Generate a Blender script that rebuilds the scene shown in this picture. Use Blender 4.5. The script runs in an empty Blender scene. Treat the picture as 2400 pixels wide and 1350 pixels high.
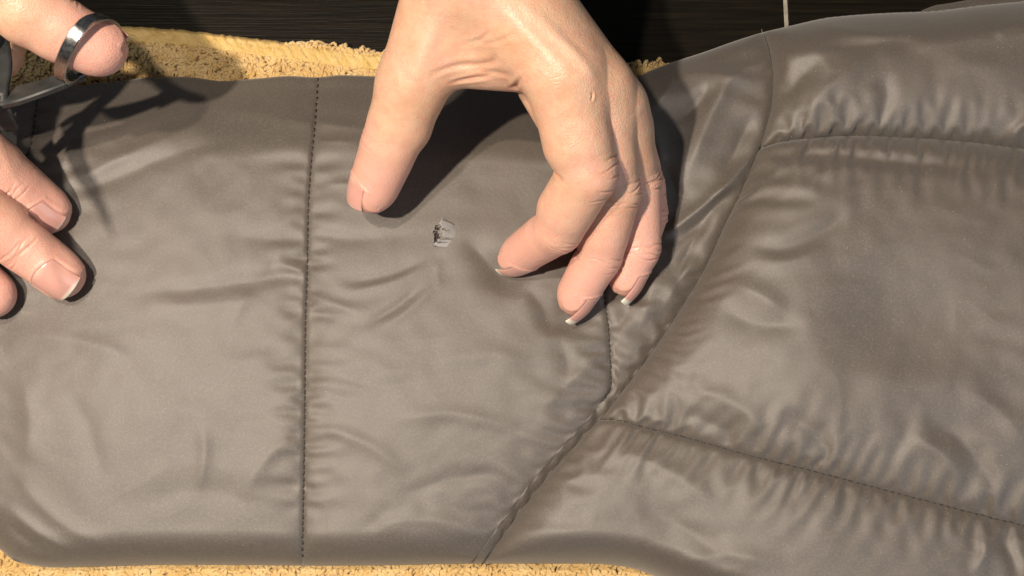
import bpy, math, random
import numpy as np
from mathutils import Vector

rng = np.random.RandomState(7)
random.seed(7)
scene = bpy.context.scene

# ------------------------------------------------------------------ camera
TH = math.radians(12.0)
DIST, FRAME_W, ZREF = 0.45, 0.37, 0.03
FPX = 2400 * DIST / FRAME_W
CAM = np.array([0.0, -DIST * math.sin(TH), ZREF + DIST * math.cos(TH)])
UPV = np.array([0.0, math.cos(TH), math.sin(TH)])
FWD = np.array([0.0, math.sin(TH), -math.cos(TH)])
cam_d = bpy.data.cameras.new("camera")
cam_d.sensor_width = 36.0
cam_d.lens = 36.0 * DIST / FRAME_W
cam_d.clip_start = 0.01
cam_d.clip_end = 20.0
cam = bpy.data.objects.new("camera", cam_d)
cam.location = CAM
cam.rotation_euler = (TH, 0, 0)
scene.collection.objects.link(cam)
scene.camera = cam

# ------------------------------------------------------------------ light
world = bpy.data.worlds.new("World")
scene.world = world
world.use_nodes = True
bg = world.node_tree.nodes["Background"]
bg.inputs[0].default_value = (0.80, 0.88, 1.0, 1)
bg.inputs[1].default_value = 0.065


def point_lamp(name, loc, power, col, rad):
    d = bpy.data.lights.new(name, 'POINT')
    d.energy = power
    d.color = col
    d.shadow_soft_size = rad
    o = bpy.data.objects.new(name, d)
    o.location = loc
    scene.collection.objects.link(o)


def area_lamp(name, loc, aim, power, col, size):
    d = bpy.data.lights.new(name, 'AREA')
    d.energy = power
    d.color = col
    d.shape = 'DISK'
    d.size = size
    o = bpy.data.objects.new(name, d)
    o.location = loc
    o.rotation_euler = (Vector(aim) - Vector(loc)).to_track_quat('-Z', 'Y').to_euler()
    scene.collection.objects.link(o)


point_lamp("ceiling_bulb", (-0.29, -0.09, 0.74), 26.5, (1.0, 0.87, 0.73), 0.013)
point_lamp("ceiling_bulb", (-0.235, 0.06, 0.76), 10.5, (1.0, 0.88, 0.75), 0.013)
area_lamp("window_glow", (0.75, -0.75, 0.75), (0.1, 0, 0.03), 4.6, (0.78, 0.88, 1.0), 0.9)
scene.view_settings.view_transform = 'Standard'
scene.view_settings.look = 'None'
scene.view_settings.gamma = 1.0
scene.view_settings.exposure = 0.13
scene.view_settings.use_curve_mapping = False


# ------------------------------------------------------------------ helpers
def P(px, py, z):
    """world point (m) at height z seen at photo position px,py (2400 x 1350)"""
    px = np.asarray(px, float); py = np.asarray(py, float); z = np.asarray(z, float)
    dx = (px - 1200) / FPX
    dy = -(py - 675) / FPX
    wx = dx
    wy = dy * UPV[1] + FWD[1]
    wz = dy * UPV[2] + FWD[2]
    t = (z - CAM[2]) / wz
    return np.stack([CAM[0] + t * wx, CAM[1] + t * wy, z + 0 * t], -1)


def Pm(px, py, zmm):
    return P(px, py, zmm / 1000.0) * 1000.0     # millimetres


def link(o):
    scene.collection.objects.link(o)
    return o


def tag(o, label=None, cat=None, group=None, kind=None):
    if label: o["label"] = label
    if cat: o["category"] = cat
    if group: o["group"] = group
    if kind: o["kind"] = kind
    return o


def empty(name, loc):
    o = bpy.data.objects.new(name, None)
    o.empty_display_size = 0.02
    o.location = loc
    return link(o)


def mesh_obj(name, verts, faces, mat, parent=None, smooth=True):
    me = bpy.data.meshes.new(name)
    verts = np.asarray(verts, float)
    if parent is not None:
        verts = verts - np.array(parent_world(parent))
    me.from_pydata(verts.tolist(), [], [tuple(int(i) for i in f) for f in faces])
    if smooth:
        me.polygons.foreach_set("use_smooth", [True] * len(me.polygons))
    me.materials.append(mat)
    me.update()
    o = bpy.data.objects.new(name, me)
    if parent is not None:
        o.parent = parent
    return link(o)


def quad_mesh_obj(name, verts, quads, mat, parent=None):
    """fast path for big quad meshes"""
    verts = np.asarray(verts, np.float32)
    if parent is not None:
        verts = verts - np.array(parent_world(parent), np.float32)
    quads = np.asarray(quads, np.int32)
    me = bpy.data.meshes.new(name)
    me.vertices.add(len(verts)); me.vertices.foreach_set("co", verts.ravel())
    me.loops.add(quads.size); me.loops.foreach_set("vertex_index", quads.ravel())
    me.polygons.add(len(quads))
    me.polygons.foreach_set("loop_start", np.arange(0, quads.size, 4, dtype=np.int32))
    me.polygons.foreach_set("use_smooth", np.ones(len(quads), dtype=bool))
    me.update(calc_edges=True)
    me.validate()
    me.materials.append(mat)
    o = bpy.data.objects.new(name, me)
    if parent is not None:
        o.parent = parent
    return link(o)


def parent_world(p):
    loc = Vector((0, 0, 0))
    while p is not None:
        loc += p.location
        p = p.parent
    return loc


def color_attr(o, name, cols):
    a = o.data.color_attributes.new(name, 'FLOAT_COLOR', 'POINT')
    c = np.ones((len(cols), 4), np.float32)
    c[:, :cols.shape[1]] = cols
    a.data.foreach_set("color", c.ravel())


def spl(pts):
    """smooth 1-D curve through (x,y) points (monotone cubic)"""
    x = np.array([p[0] for p in pts], float); y = np.array([p[1] for p in pts], float)
    h = np.diff(x); d = np.diff(y) / h
    m = np.zeros(len(x))
    m[0], m[-1] = d[0], d[-1]
    for i in range(1, len(x) - 1):
        if d[i - 1] * d[i] > 0:
            w1, w2 = 2 * h[i] + h[i - 1], h[i] + 2 * h[i - 1]
            m[i] = (w1 + w2) / (w1 / d[i - 1] + w2 / d[i])

    def f(q):
        q = np.asarray(q, float)
        qc = np.clip(q, x[0], x[-1])
        i = np.clip(np.searchsorted(x, qc) - 1, 0, len(x) - 2)
        t = (qc - x[i]) / h[i]
        t2, t3 = t * t, t * t * t
        return ((2 * t3 - 3 * t2 + 1) * y[i] + (t3 - 2 * t2 + t) * h[i] * m[i]
                + (-2 * t3 + 3 * t2) * y[i + 1] + (t3 - t2) * h[i] * m[i + 1])
    return f


def catmull(pts, n):
    """n points on a smooth curve through 2-D/3-D points"""
    p = np.array(pts, float)
    p = np.vstack([2 * p[0] - p[1], p, 2 * p[-1] - p[-2]])
    k = len(p) - 3
    t = np.linspace(0, k - 1e-9, n)
    i = t.astype(int); f = (t - i)[:, None]
    a, b, c, d = p[i], p[i + 1], p[i + 2], p[i + 3]
    return 0.5 * ((2 * b) + (-a + c) * f + (2 * a - 5 * b + 4 * c - d) * f ** 2 + (-a + 3 * b - 3 * c + d) * f ** 3)


_perm = np.random.RandomState(3).rand(256, 256)


def vnoise(x, y):
    xi = np.floor(x).astype(int); yi = np.floor(y).astype(int)
    fx = x - xi; fy = y - yi
    fx = fx * fx * fx * (fx * (fx * 6 - 15) + 10); fy = fy * fy * fy * (fy * (fy * 6 - 15) + 10)
    g = lambda a, b: _perm[a & 255, b & 255]
    return ((g(xi, yi) * (1 - fx) + g(xi + 1, yi) * fx) * (1 - fy)
            + (g(xi, yi + 1) * (1 - fx) + g(xi + 1, yi + 1) * fx) * fy) * 2 - 1


def smooth01(a, b, x):
    t = np.clip((x - a) / (b - a), 0, 1)
    return t * t * (3 - 2 * t)


# ------------------------------------------------------------------ materials
def new_mat(name):
    m = bpy.data.materials.new(name)
    m.use_nodes = True
    nt = m.node_tree
    b = nt.nodes["Principled BSDF"]
    return m, nt, b


def node(nt, t, **kw):
    n = nt.nodes.new(t)
    for k, v in kw.items():
        setattr(n, k, v)
    return n


def coords(nt, scale=(1, 1, 1)):
    c = node(nt, "ShaderNodeNewGeometry")
    mp = node(nt, "ShaderNodeMapping")
    mp.inputs["Scale"].default_value = scale
    nt.links.new(c.outputs["Position"], mp.inputs["Vector"])
    return mp.outputs[0]


def noise(nt, vec, scale, detail=3, rough=0.5):
    n = node(nt, "ShaderNodeTexNoise")
    n.inputs["Scale"].default_value = scale
    n.inputs["Detail"].default_value = detail
    n.inputs["Roughness"].default_value = rough
    nt.links.new(vec, n.inputs["Vector"])
    return n.outputs["Fac"]


def ramp(nt, fac, stops):
    r = node(nt, "ShaderNodeValToRGB")
    el = r.color_ramp.elements
    while len(el) < len(stops):
        el.new(0.5)
    for e, (p, c) in zip(el, stops):
        e.position = p
        e.color = (*c, 1)
    nt.links.new(fac, r.inputs[0])
    return r.outputs[0]


def bump(nt, h, dist, strength=1.0, normal=None):
    b = node(nt, "ShaderNodeBump")
    b.inputs["Distance"].default_value = dist
    b.inputs["Strength"].default_value = strength
    nt.links.new(h, b.inputs["Height"])
    if normal is not None:
        nt.links.new(normal, b.inputs["Normal"])
    return b.outputs[0]


def mix(nt, fac, a, b, mode='MIX'):
    n = node(nt, "ShaderNodeMix", data_type='RGBA', blend_type=mode)
    for s, v in ((0, fac), (6, a), (7, b)):
        if isinstance(v, (int, float)):
            n.inputs[s].default_value = v
        elif isinstance(v, tuple):
            n.inputs[s].default_value = (*v, 1)
        else:
            nt.links.new(v, n.inputs[s])
    return n.outputs[2]


def math_node(nt, op, a, b=None):
    n = node(nt, "ShaderNodeMath", operation=op)
    for i, v in enumerate((a, b)):
        if v is None: continue
        if isinstance(v, (int, float)): n.inputs[i].default_value = v
        else: nt.links.new(v, n.inputs[i])
    return n.outputs[0]


# nylon shell of the jacket
def nylon(name, c0, c1):
    m, nt, b = new_mat(name)
    v = coords(nt)
    n1 = noise(nt, v, 22, 4)
    n2 = noise(nt, v, 900, 2)
    col = ramp(nt, n1, [(0.3, c0), (0.7, c1)])
    sp = ramp(nt, noise(nt, v, 1500, 1), [(0.45, (0, 0, 0)), (0.75, (1, 1, 1))])
    col = mix(nt, sp, col, tuple(1.5 * q for q in c1))
    nt.links.new(col, b.inputs["Base Color"])
    wv = node(nt, "ShaderNodeTexWave", wave_type='BANDS', bands_direction='DIAGONAL')
    wv.inputs["Scale"].default_value = 700
    wv.inputs["Distortion"].default_value = 1.5
    nt.links.new(v, wv.inputs["Vector"])
    fine = math_node(nt, 'ADD', math_node(nt, 'MULTIPLY', wv.outputs["Fac"], 0.3), n2)
    nb = bump(nt, fine, 0.00006, 0.8)
    cr = noise(nt, coords(nt, (1, 1.0, 1)), 130, 4, 0.55)
    nb2 = bump(nt, cr, 0.0006, 0.10, nb)
    nt.links.new(nb2, b.inputs["Normal"])
    b.inputs["Roughness"].default_value = 0.69
    b.inputs["Specular IOR Level"].default_value = 0.85
    b.inputs["IOR"].default_value = 1.8
    b.inputs["Sheen Weight"].default_value = 0.12
    b.inputs["Sheen Roughness"].default_value = 0.5
    return m


M_NYLON = nylon("taupe nylon", (0.054, 0.039, 0.025), (0.068, 0.050, 0.033))
M_LINING, nt, b = new_mat("grey torn underside")
b.inputs["Base Color"].default_value = (0.27, 0.26, 0.245, 1)
b.inputs["Roughness"].default_value = 0.8
nt.links.new(bump(nt, noise(nt, coords(nt), 1500, 2), 0.0002, 0.6), b.inputs["Normal"])
M_DARKIN, nt, b = new_mat("dark inner layer")
b.inputs["Base Color"].default_value = (0.035, 0.028, 0.022, 1)
b.inputs["Roughness"].default_value = 0.9
M_THREAD, nt, b = new_mat("dark brown thread")
nt.links.new(ramp(nt, noise(nt, coords(nt), 900, 2), [(0.3, (0.018, 0.014, 0.010)), (0.7, (0.05, 0.04, 0.03))]), b.inputs["Base Color"])
b.inputs["Roughness"].default_value = 0.6
M_FLUFF, nt, b = new_mat("pale frayed fibre")
b.inputs["Base Color"].default_value = (0.36, 0.34, 0.31, 1)
b.inputs["Roughness"].default_value = 0.85

# towel
M_PILE, nt, b = new_mat("golden terry loops")
v = coords(nt)
nt.links.new(ramp(nt, noise(nt, v, 120, 4), [(0.25, (0.50, 0.31, 0.095)), (0.5, (0.60, 0.41, 0.165)), (0.8, (0.68, 0.51, 0.26))]), b.inputs["Base Color"])
b.inputs["Roughness"].default_value = 0.9
b.inputs["Sheen Weight"].default_value = 0.3
nt.links.new(bump(nt, noise(nt, v, 2500, 2), 0.0002, 0.7), b.inputs["Normal"])
M_HEM, nt, b = new_mat("golden woven hem")
nt.links.new(ramp(nt, noise(nt, v := coords(nt), 200, 3), [(0.3, (0.55, 0.36, 0.11)), (0.7, (0.64, 0.45, 0.18))]), b.inputs["Base Color"])
b.inputs["Roughness"].default_value = 0.85
nt.links.new(bump(nt, noise(nt, v, 1800, 2), 0.0002, 0.7), b.inputs["Normal"])

# table
M_TABLE, nt, b = new_mat("dark wood grain")
v = coords(nt, (6, 160, 160))
g1 = noise(nt, v, 4, 6, 0.65)
g2 = noise(nt, coords(nt, (14, 700, 700)), 2, 3)
col = ramp(nt, g1, [(0.3, (0.003, 0.0024, 0.0016)), (0.55, (0.009, 0.007, 0.004)), (0.8, (0.019, 0.015, 0.009))])
nt.links.new(col, b.inputs["Base Color"])
b.inputs["Roughness"].default_value = 0.42
b.inputs["Specular IOR Level"].default_value = 0.12
nt.links.new(bump(nt, math_node(nt, 'ADD', g1, math_node(nt, 'MULTIPLY', g2, 0.6)), 0.0004, 0.5), b.inputs["Normal"])
M_JOINT, nt, b = new_mat("pale joint filler")
nt.links.new(ramp(nt, noise(nt, coords(nt), 300, 3), [(0.3, (0.20, 0.18, 0.14)), (0.7, (0.34, 0.31, 0.25))]), b.inputs["Base Color"])
b.inputs["Roughness"].default_value = 0.5

# skin: colour attribute 'tint' R = pink, G = crease/knuckle red, B = pale tendon
M_SKIN, nt, b = new_mat("skin")
at = node(nt, "ShaderNodeAttribute", attribute_name="tint")
sep = node(nt, "ShaderNodeSeparateColor")
nt.links.new(at.outputs["Color"], sep.inputs[0])
v = coords(nt)
blot = noise(nt, v, 70, 4, 0.6)
col = ramp(nt, blot, [(0.3, (0.57, 0.335, 0.205)), (0.5, (0.63, 0.40, 0.265)), (0.72, (0.65, 0.37, 0.27))])
blot2 = ramp(nt, noise(nt, v, 260, 3, 0.6), [(0.42, (0, 0, 0)), (0.75, (0.5, 0.5, 0.5))])
col = mix(nt, blot2, col, (0.60, 0.27, 0.175))
col = mix(nt, sep.outputs[0], col, (0.70, 0.37, 0.30))
col = mix(nt, sep.outputs[1], col, (0.42, 0.175, 0.115))
col = mix(nt, sep.outputs[2], col, (0.66, 0.47, 0.34))
nt.links.new(col, b.inputs["Base Color"])
vo = node(nt, "ShaderNodeTexVoronoi", feature='DISTANCE_TO_EDGE')
vo.inputs["Scale"].default_value = 900
wrp = node(nt, "ShaderNodeVectorMath", operation='ADD')
nw = node(nt, "ShaderNodeTexNoise"); nw.inputs["Scale"].default_value = 400
nt.links.new(v, nw.inputs["Vector"])
sc_ = node(nt, "ShaderNodeVectorMath", operation='SCALE'); sc_.inputs["Scale"].default_value = 0.0012
nt.links.new(nw.outputs["Color"], sc_.inputs[0])
nt.links.new(v, wrp.inputs[0]); nt.links.new(sc_.outputs[0], wrp.inputs[1])
nt.links.new(wrp.outputs[0], vo.inputs["Vector"])
h = math_node(nt, 'ADD', math_node(nt, 'MINIMUM', vo.outputs["Distance"], 0.25), math_node(nt, 'MULTIPLY', noise(nt, v, 330, 3), 0.9))
nt.links.new(bump(nt, h, 0.0004, 0.5), b.inputs["Normal"])
nt.links.new(ramp(nt, noise(nt, v, 500, 2), [(0.3, (0.36,) * 3), (0.7, (0.50,) * 3)]), b.inputs["Roughness"])
b.inputs["Specular IOR Level"].default_value = 0.42
b.subsurface_method = 'RANDOM_WALK'
b.inputs["Subsurface Weight"].default_value = 0.55
b.inputs["Subsurface Radius"].default_value = (1.0, 0.36, 0.2)
b.inputs["Subsurface Scale"].default_value = 0.0013

M_NAIL, nt, b = new_mat("fingernail")
at = node(nt, "ShaderNodeAttribute", attribute_name="tint")
sep = node(nt, "ShaderNodeSeparateColor")
nt.links.new(at.outputs["Color"], sep.inputs[0])
col = mix(nt, sep.outputs[0], (0.60, 0.32, 0.26), (0.80, 0.74, 0.60))
col = mix(nt, sep.outputs[1], col, (0.70, 0.46, 0.38))
nt.links.new(col, b.inputs["Base Color"])
b.inputs["Roughness"].default_value = 0.28
b.inputs["Specular IOR Level"].default_value = 0.5
b.inputs["Coat Weight"].default_value = 0.15
b.inputs["Subsurface Weight"].default_value = 0.3
b.inputs["Subsurface Radius"].default_value = (1.0, 0.4, 0.25)
b.inputs["Subsurface Scale"].default_value = 0.001

M_STEEL, nt, b = new_mat("polished steel")
v = coords(nt)
b.inputs["Metallic"].default_value = 1.0
nt.links.new(ramp(nt, noise(nt, v, 250, 4), [(0.3, (0.34, 0.34, 0.33)), (0.7, (0.52, 0.52, 0.50))]), b.inputs["Base Color"])
nt.links.new(ramp(nt, noise(nt, v, 600, 3), [(0.3, (0.22,) * 3), (0.7, (0.36,) * 3)]), b.inputs["Roughness"])
nt.links.new(bump(nt, noise(nt, coords(nt, (1, 1, 8)), 900, 2), 0.00004, 0.5), b.inputs["Normal"])
M_STEELD, nt, b = new_mat("dark brushed steel")
b.inputs["Metallic"].default_value = 0.35
nt.links.new(ramp(nt, noise(nt, coords(nt), 250, 4), [(0.3, (0.030, 0.031, 0.030)), (0.7, (0.055, 0.056, 0.053))]), b.inputs["Base Color"])
b.inputs["Roughness"].default_value = 0.42

# ------------------------------------------------------------------ table
MMPX = FRAME_W / 2400 * 1000        # mm per photo pixel at the jacket


def prism(poly_xy, z0, z1, bev=0.0):
    """extruded polygon, returns verts, faces"""
    n = len(poly_xy)
    v = [(x, y, z0) for x, y in poly_xy] + [(x, y, z1) for x, y in poly_xy]
    f = [tuple(range(n))[::-1], tuple(range(n, 2 * n))]
    f += [(i, (i + 1) % n, n + (i + 1) % n, n + i) for i in range(n)]
    return v, f


table = empty("table", (0, 0, -0.03))
tag(table, "dark wood-grain table top with a pale joint between two boards", "table")
jx0 = P(1836, 0, 0.0)[0]; jx1 = P(1846, 60, 0.0)[0]
xa, xb = float(min(jx0, jx1)), float(min(jx0, jx1)) + 0.0016
for x0, x1 in ((-0.62, xa), (xb, 0.62)):
    v_, f_ = prism([(x0, -0.42), (x1, -0.42), (x1, 0.62), (x0, 0.62)], -0.03, 0.0)
    o = mesh_obj("board", v_, f_, M_TABLE, table, smooth=False)
    bv = o.modifiers.new("bevel", 'BEVEL'); bv.width = 0.0004; bv.segments = 2
v_, f_ = prism([(xa, -0.42), (xb, -0.42), (xb, 0.62), (xa, 0.62)], -0.03, -0.0003)
mesh_obj("joint_strip", v_, f_, M_JOINT, table, smooth=False)

# ------------------------------------------------------------------ jacket layout (photo positions)
v_top = spl([(-420, 300), (-200, 262), (0, 232), (90, 212), (200, 198), (300, 187), (380, 179), (450, 181), (520, 190),
             (600, 184), (680, 178), (740, 181), (800, 176), (870, 178), (1000, 186), (1200, 200), (1380, 212), (1450, 207),
             (1510, 172), (1570, 148), (1650, 122), (1720, 97), (1780, 78), (1850, 61), (1950, 40), (2080, 30), (2180, 26),
             (2300, 12), (2400, 2), (2750, -40)])
v_bot = spl([(-420, 1060), (-200, 1150), (-60, 1235), (0, 1288), (40, 1317), (125, 1330), (400, 1324), (800, 1326), (1150, 1321),
             (1380, 1321), (1470, 1329), (1540, 1352), (1650, 1400), (1800, 1440), (2200, 1500), (2750, 1560)])
S0 = lambda q: np.full_like(np.asarray(q, float), -400.0)
S1 = spl([(150, 92), (215, 90), (260, 84), (330, 74), (420, 40), (560, -40), (800, -150), (1100, -250), (1400, -300)])
S2 = spl([(150, 746), (178, 745), (300, 737), (400, 728), (480, 723), (640, 720), (770, 716), (1000, 714), (1350, 708)])
S3 = spl([(150, 1490), (205, 1478), (400, 1450), (560, 1428), (640, 1416), (700, 1417), (765, 1426), (900, 1432), (960, 1395), (1010, 1350), (1130, 1245), (1350, 1085)])
S4 = spl([(40, 1780), (78, 1790), (120, 1803), (180, 1812), (240, 1809), (290, 1798), (340, 1782), (400, 1758), (460, 1732), (520, 1702), (630, 1651),
          (760, 1572), (880, 1487), (985, 1404), (1025, 1366), (1130, 1272), (1350, 1110)])
S5 = lambda q: np.full_like(np.asarray(q, float), 2720.0)
Q1 = spl([(1600, 470), (1700, 400), (1775, 352), (1830, 333), (1900, 324), (2000, 318), (2100, 321), (2250, 331), (2400, 349), (2750, 390)])
Q2 = spl([(1100, 915), (1250, 945), (1400, 983), (1440, 984), (1500, 999), (1590, 1021), (1750, 1066), (1900, 1103), (2080, 1150), (2275, 1201), (2400, 1232), (2750, 1310)])


def curve_v(fn, v0, v1, n=80):
    v = np.linspace(v0, v1, n); return np.stack([fn(v), v], 1)


def curve_u(fn, u0, u1, n=60):
    u = np.linspace(u0, u1, n); return np.stack([u, fn(u)], 1)


L_S1, L_S2 = curve_v(S1, 190, 1340), curve_v(S2, 150, 1345)
L_S3, L_S4 = curve_v(S3, 190, 960), curve_v(S4, 60, 1345, 110)
L_Q1, L_Q2 = curve_u(Q1, 1782, 2740), curve_u(Q2, 1404, 2740)
L_TOP, L_BOT = curve_u(v_top, -420, 2740, 180), curve_u(v_bot, -420, 2740, 100)


def dist_poly(U, V, line):
    """distance (px) to a polyline, chunked"""
    a = line[:-1]; ab = line[1:] - a
    ll = (ab ** 2).sum(1) + 1e-9
    out = np.empty(U.size); u = U.ravel(); v = V.ravel()
    for i in range(0, u.size, 20000):
        px = u[i:i + 20000, None] - a[None, :, 0]; py = v[i:i + 20000, None] - a[None, :, 1]
        t = np.clip((px * ab[:, 0] + py * ab[:, 1]) / ll, 0, 1)
        out[i:i + 20000] = np.sqrt(((px - t * ab[:, 0]) ** 2 + (py - t * ab[:, 1]) ** 2).min(1))
    return out.reshape(U.shape)


# folds: (points in photo px, height mm, half width mm, sharpness)
FOLDS = []


def fold(pts, amp, w, taper=0.35):
    mu, mv = np.mean(pts, 0)
    fk = 1.25 if (1500 < mu < 1800 and mv < 800) else (0.9 if mu > 1600 else 0.7)
    FOLDS.append((np.array(pts, float), fk * amp, 1.15 * w / MMPX, taper))


def apply_folds(U, V):
    dz = np.zeros(U.shape)
    for pts, amp, w, taper in FOLDS:
        c = catmull(pts, 14) if len(pts) > 2 else np.linspace(pts[0], pts[1], 6)
        m = (U > c[:, 0].min() - 3 * w) & (U < c[:, 0].max() + 3 * w) & (V > c[:, 1].min() - 3 * w) & (V < c[:, 1].max() + 3 * w)
        if not m.any(): continue
        u = U[m]; v = V[m]
        best = np.full(u.shape, 1e9); bt = np.zeros(u.shape)
        for i in range(len(c) - 1):
            a = c[i]; ab = c[i + 1] - a
            t = np.clip(((u - a[0]) * ab[0] + (v - a[1]) * ab[1]) / (ab @ ab + 1e-9), 0, 1)
            d = np.hypot(u - a[0] - t * ab[0], v - a[1] - t * ab[1])
            s = d < best
            best[s] = d[s]; bt[s] = ((i + t) / (len(c) - 1))[s]
        if taper < 0:      # one-ended: strongest at start
            e = (1 - bt) ** 1.3 * smooth01(0, 0.06, bt + 0.04)
        else:
            e = smooth01(0, taper, bt) * smooth01(0, taper, 1 - bt)
        dz[m] += amp * np.exp(-np.abs(best / w) ** 1.6) * e
    return dz


# the big, recognisable folds
fold([(150, 440), (260, 380), (400, 318), (560, 268)], 1.5, 2.8)
fold([(140, 470), (280, 415), (440, 352), (600, 320)], -1.2, 3.0)
fold([(210, 330), (300, 300), (430, 250)], 1.0, 3.0)
fold([(330, 225), (520, 250), (700, 285), (880, 300)], 0.8, 3.0)
fold([(730, 285), (800, 296), (900, 302)], 0.5, 0.9)
fold([(735, 330), (790, 332), (850, 334)], 0.35, 0.8)
fold([(760, 432), (860, 428)], 0.35, 0.9)
fold([(500, 545), (640, 560), (720, 548)], -0.9, 4.0)
fold([(720, 548), (840, 560), (1000, 545)], -0.9, 4.0)
fold([(260, 690), (480, 675), (640, 650), (715, 640)], -1.4, 3.6)
fold([(300, 715), (500, 712), (640, 690)], 0.8, 3.5)
fold([(520, 800), (560, 725), (590, 672)], 0.6, 2.4)
fold([(640, 615), (690, 630), (718, 642)], 0.6, 1.2)
fold([(650, 600), (700, 605), (720, 612)], -0.5, 1.2)
fold([(780, 665), (900, 650), (1010, 605)], -1.1, 2.6)
fold([(790, 690), (930, 655), (1015, 612)], 0.9, 1.8)
fold([(850, 765), (930, 720), (1000, 660)], -1.0, 1.6)
fold([(880, 775), (960, 725), (1035, 655)], 0.7, 1.7)
fold([(1030, 690), (1025, 640), (1030, 600)], 0.35, 1.5)
fold([(720, 690), (780, 712), (850, 735)], 0.7, 2.0)
fold([(725, 730), (790, 748)], -0.5, 1.5)
# dimple that runs from the tear towards the pressed fingertips
fold([(1075, 545), (1120, 590), (1165, 640), (1215, 665)], -2.2, 4.2)
fold([(1100, 660), (1200, 700), (1290, 690)], 1.6, 6.0)
fold([(1225, 665), (1270, 720), (1300, 800)], -1.6, 3.4)
# lower sleeve
fold([(0, 800), (120, 790), (250, 815), (330, 850)], 1.3, 4.0)
fold([(40, 840), (70, 980), (60, 1100)], 1.5, 5.0)
fold([(150, 900), (210, 1010), (240, 1150)], -0.9, 4.5)
fold([(0, 1165), (60, 1225), (140, 1280), (230, 1310)], 1.4, 2.4)
fold([(0, 1205), (70, 1270), (150, 1310)], -1.3, 2.0)
fold([(20, 1090), (90, 1180), (180, 1250), (300, 1290)], 1.0, 3.0)
fold([(270, 1000), (420, 960), (560, 1010)], 0.8, 5.0)
fold([(470, 985), (480, 1060), (460, 1180)], 0.9, 2.4)
fold([(560, 1180), (620, 1080), (700, 1010)], 0.9, 3.0)
fold([(300, 1190), (470, 1150), (640, 1190)], -0.8, 5.0)
fold([(740, 1000), (860, 1040), (960, 1120)], 1.0, 3.2)
fold([(760, 880), (900, 905), (1060, 880)], -0.8, 4.0)
fold([(900, 990), (1060, 970), (1220, 1010)], 1.2, 4.0)
fold([(880, 1180), (1040, 1130), (1200, 1100)], -1.0, 4.0)
fold([(830, 1250), (980, 1220), (1150, 1240)], 1.2, 4.0)
fold([(1000, 860), (1130, 830), (1260, 850)], 1.0, 4.5)
fold([(1310, 780), (1330, 870), (1300, 960)], -0.9, 2.6)
fold([(1255, 980), (1330, 900), (1400, 840)], 1.0, 2.2)
# strip between sleeve seam and armhole: long diagonal creases
fold([(1545, 560), (1600, 520), (1680, 455), (1770, 350)], 2.4, 2.2)
fold([(1570, 585), (1660, 500), (1740, 420)], -1.8, 2.0)
fold([(1600, 430), (1640, 330), (1690, 220), (1745, 140)], 2.8, 4.0)
fold([(1685, 430), (1730, 340), (1770, 250)], -1.8, 3.0)
fold([(1660, 470), (1720, 420), (1785, 330)], 1.4, 1.6)
fold([(1530, 260), (1570, 200), (1580, 160)], 1.3, 1.8)
fold([(1545, 200), (1620, 170), (1720, 180), (1780, 200)], 1.1, 2.2)
fold([(1570, 300), (1640, 240), (1660, 190)], -1.4, 2.4)
fold([(1520, 330), (1570, 420), (1600, 500)], -1.6, 3.0)
fold([(1500, 250), (1540, 330), (1560, 420)], 1.6, 2.6)
fold([(1580, 700), (1600, 620), (1640, 540), (1670, 490)], -1.1, 1.8)
fold([(1545, 740), (1590, 660), (1640, 590)], 1.2, 2.0)
fold([(1500, 780), (1520, 700), (1560, 610)], 1.2, 3.0)
fold([(1440, 790), (1470, 730), (1520, 690)], -0.8, 2.2)
fold([(1440, 700), (1500, 720), (1570, 715)], 0.6, 2.2)
fold([(1765, 110), (1745, 120), (1750, 135)], 0.6, 0.8)
fold([(1772, 150), (1750, 160), (1742, 158)], 0.5, 0.7)
# body, upper channel
fold([(1850, 110), (1930, 60), (2000, 75), (2080, 82), (2160, 70)], 2.2, 2.4)
fold([(1890, 100), (1990, 108), (2100, 98), (2180, 110)], -2.0, 3.2)
fold([(1820, 250), (1870, 190), (1930, 130)], -2.2, 4.0)
fold([(1860, 280), (1950, 200), (2060, 130)], 1.8, 5.0)
fold([(1830, 210), (1845, 150), (1850, 90)], 1.0, 2.6)
fold([(2060, 170), (2080, 220), (2060, 280)], -0.9, 3.5)
fold([(2330, 90), (2360, 60), (2430, 50)], 1.4, 2.2)
fold([(2180, 180), (2300, 150), (2420, 190)], 1.0, 6.0)
fold([(2360, 340), (2390, 300), (2440, 270)], 2.0, 2.0)
# body, middle channel
fold([(1800, 360), (1880, 345), (1960, 345), (2100, 355), (2300, 372), (2420, 392)], 0.35, 2.0)
fold([(1790, 380), (1900, 362), (2100, 378), (2400, 405)], -1.2, 2.2)
fold([(1740, 570), (1830, 585), (1930, 540), (2010, 470)], -1.4, 3.6)
fold([(1760, 610), (1860, 610), (1950, 570)], 1.0, 3.4)
fold([(1700, 660), (1780, 690), (1850, 740)], 1.1, 3.6)
fold([(1680, 720), (1780, 760), (1900, 760)], -1.0, 4.0)
fold([(1980, 870), (2150, 900), (2350, 880)], 1.6, 9.0)
fold([(2120, 1010), (2200, 1060), (2270, 1130)], 1.5, 3.6)
fold([(2150, 960), (2260, 1040), (2340, 1160)], -1.7, 4.4)
fold([(2230, 900), (2340, 960), (2420, 1060)], 1.4, 5.0)
fold([(1600, 900), (1740, 960), (1800, 1040)], 1.2, 4.0)
fold([(1560, 960), (1680, 1000), (1730, 1050)], -1.2, 3.2)
fold([(1820, 960), (1900, 1010), (1960, 1090)], -1.4, 4.0)
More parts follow.
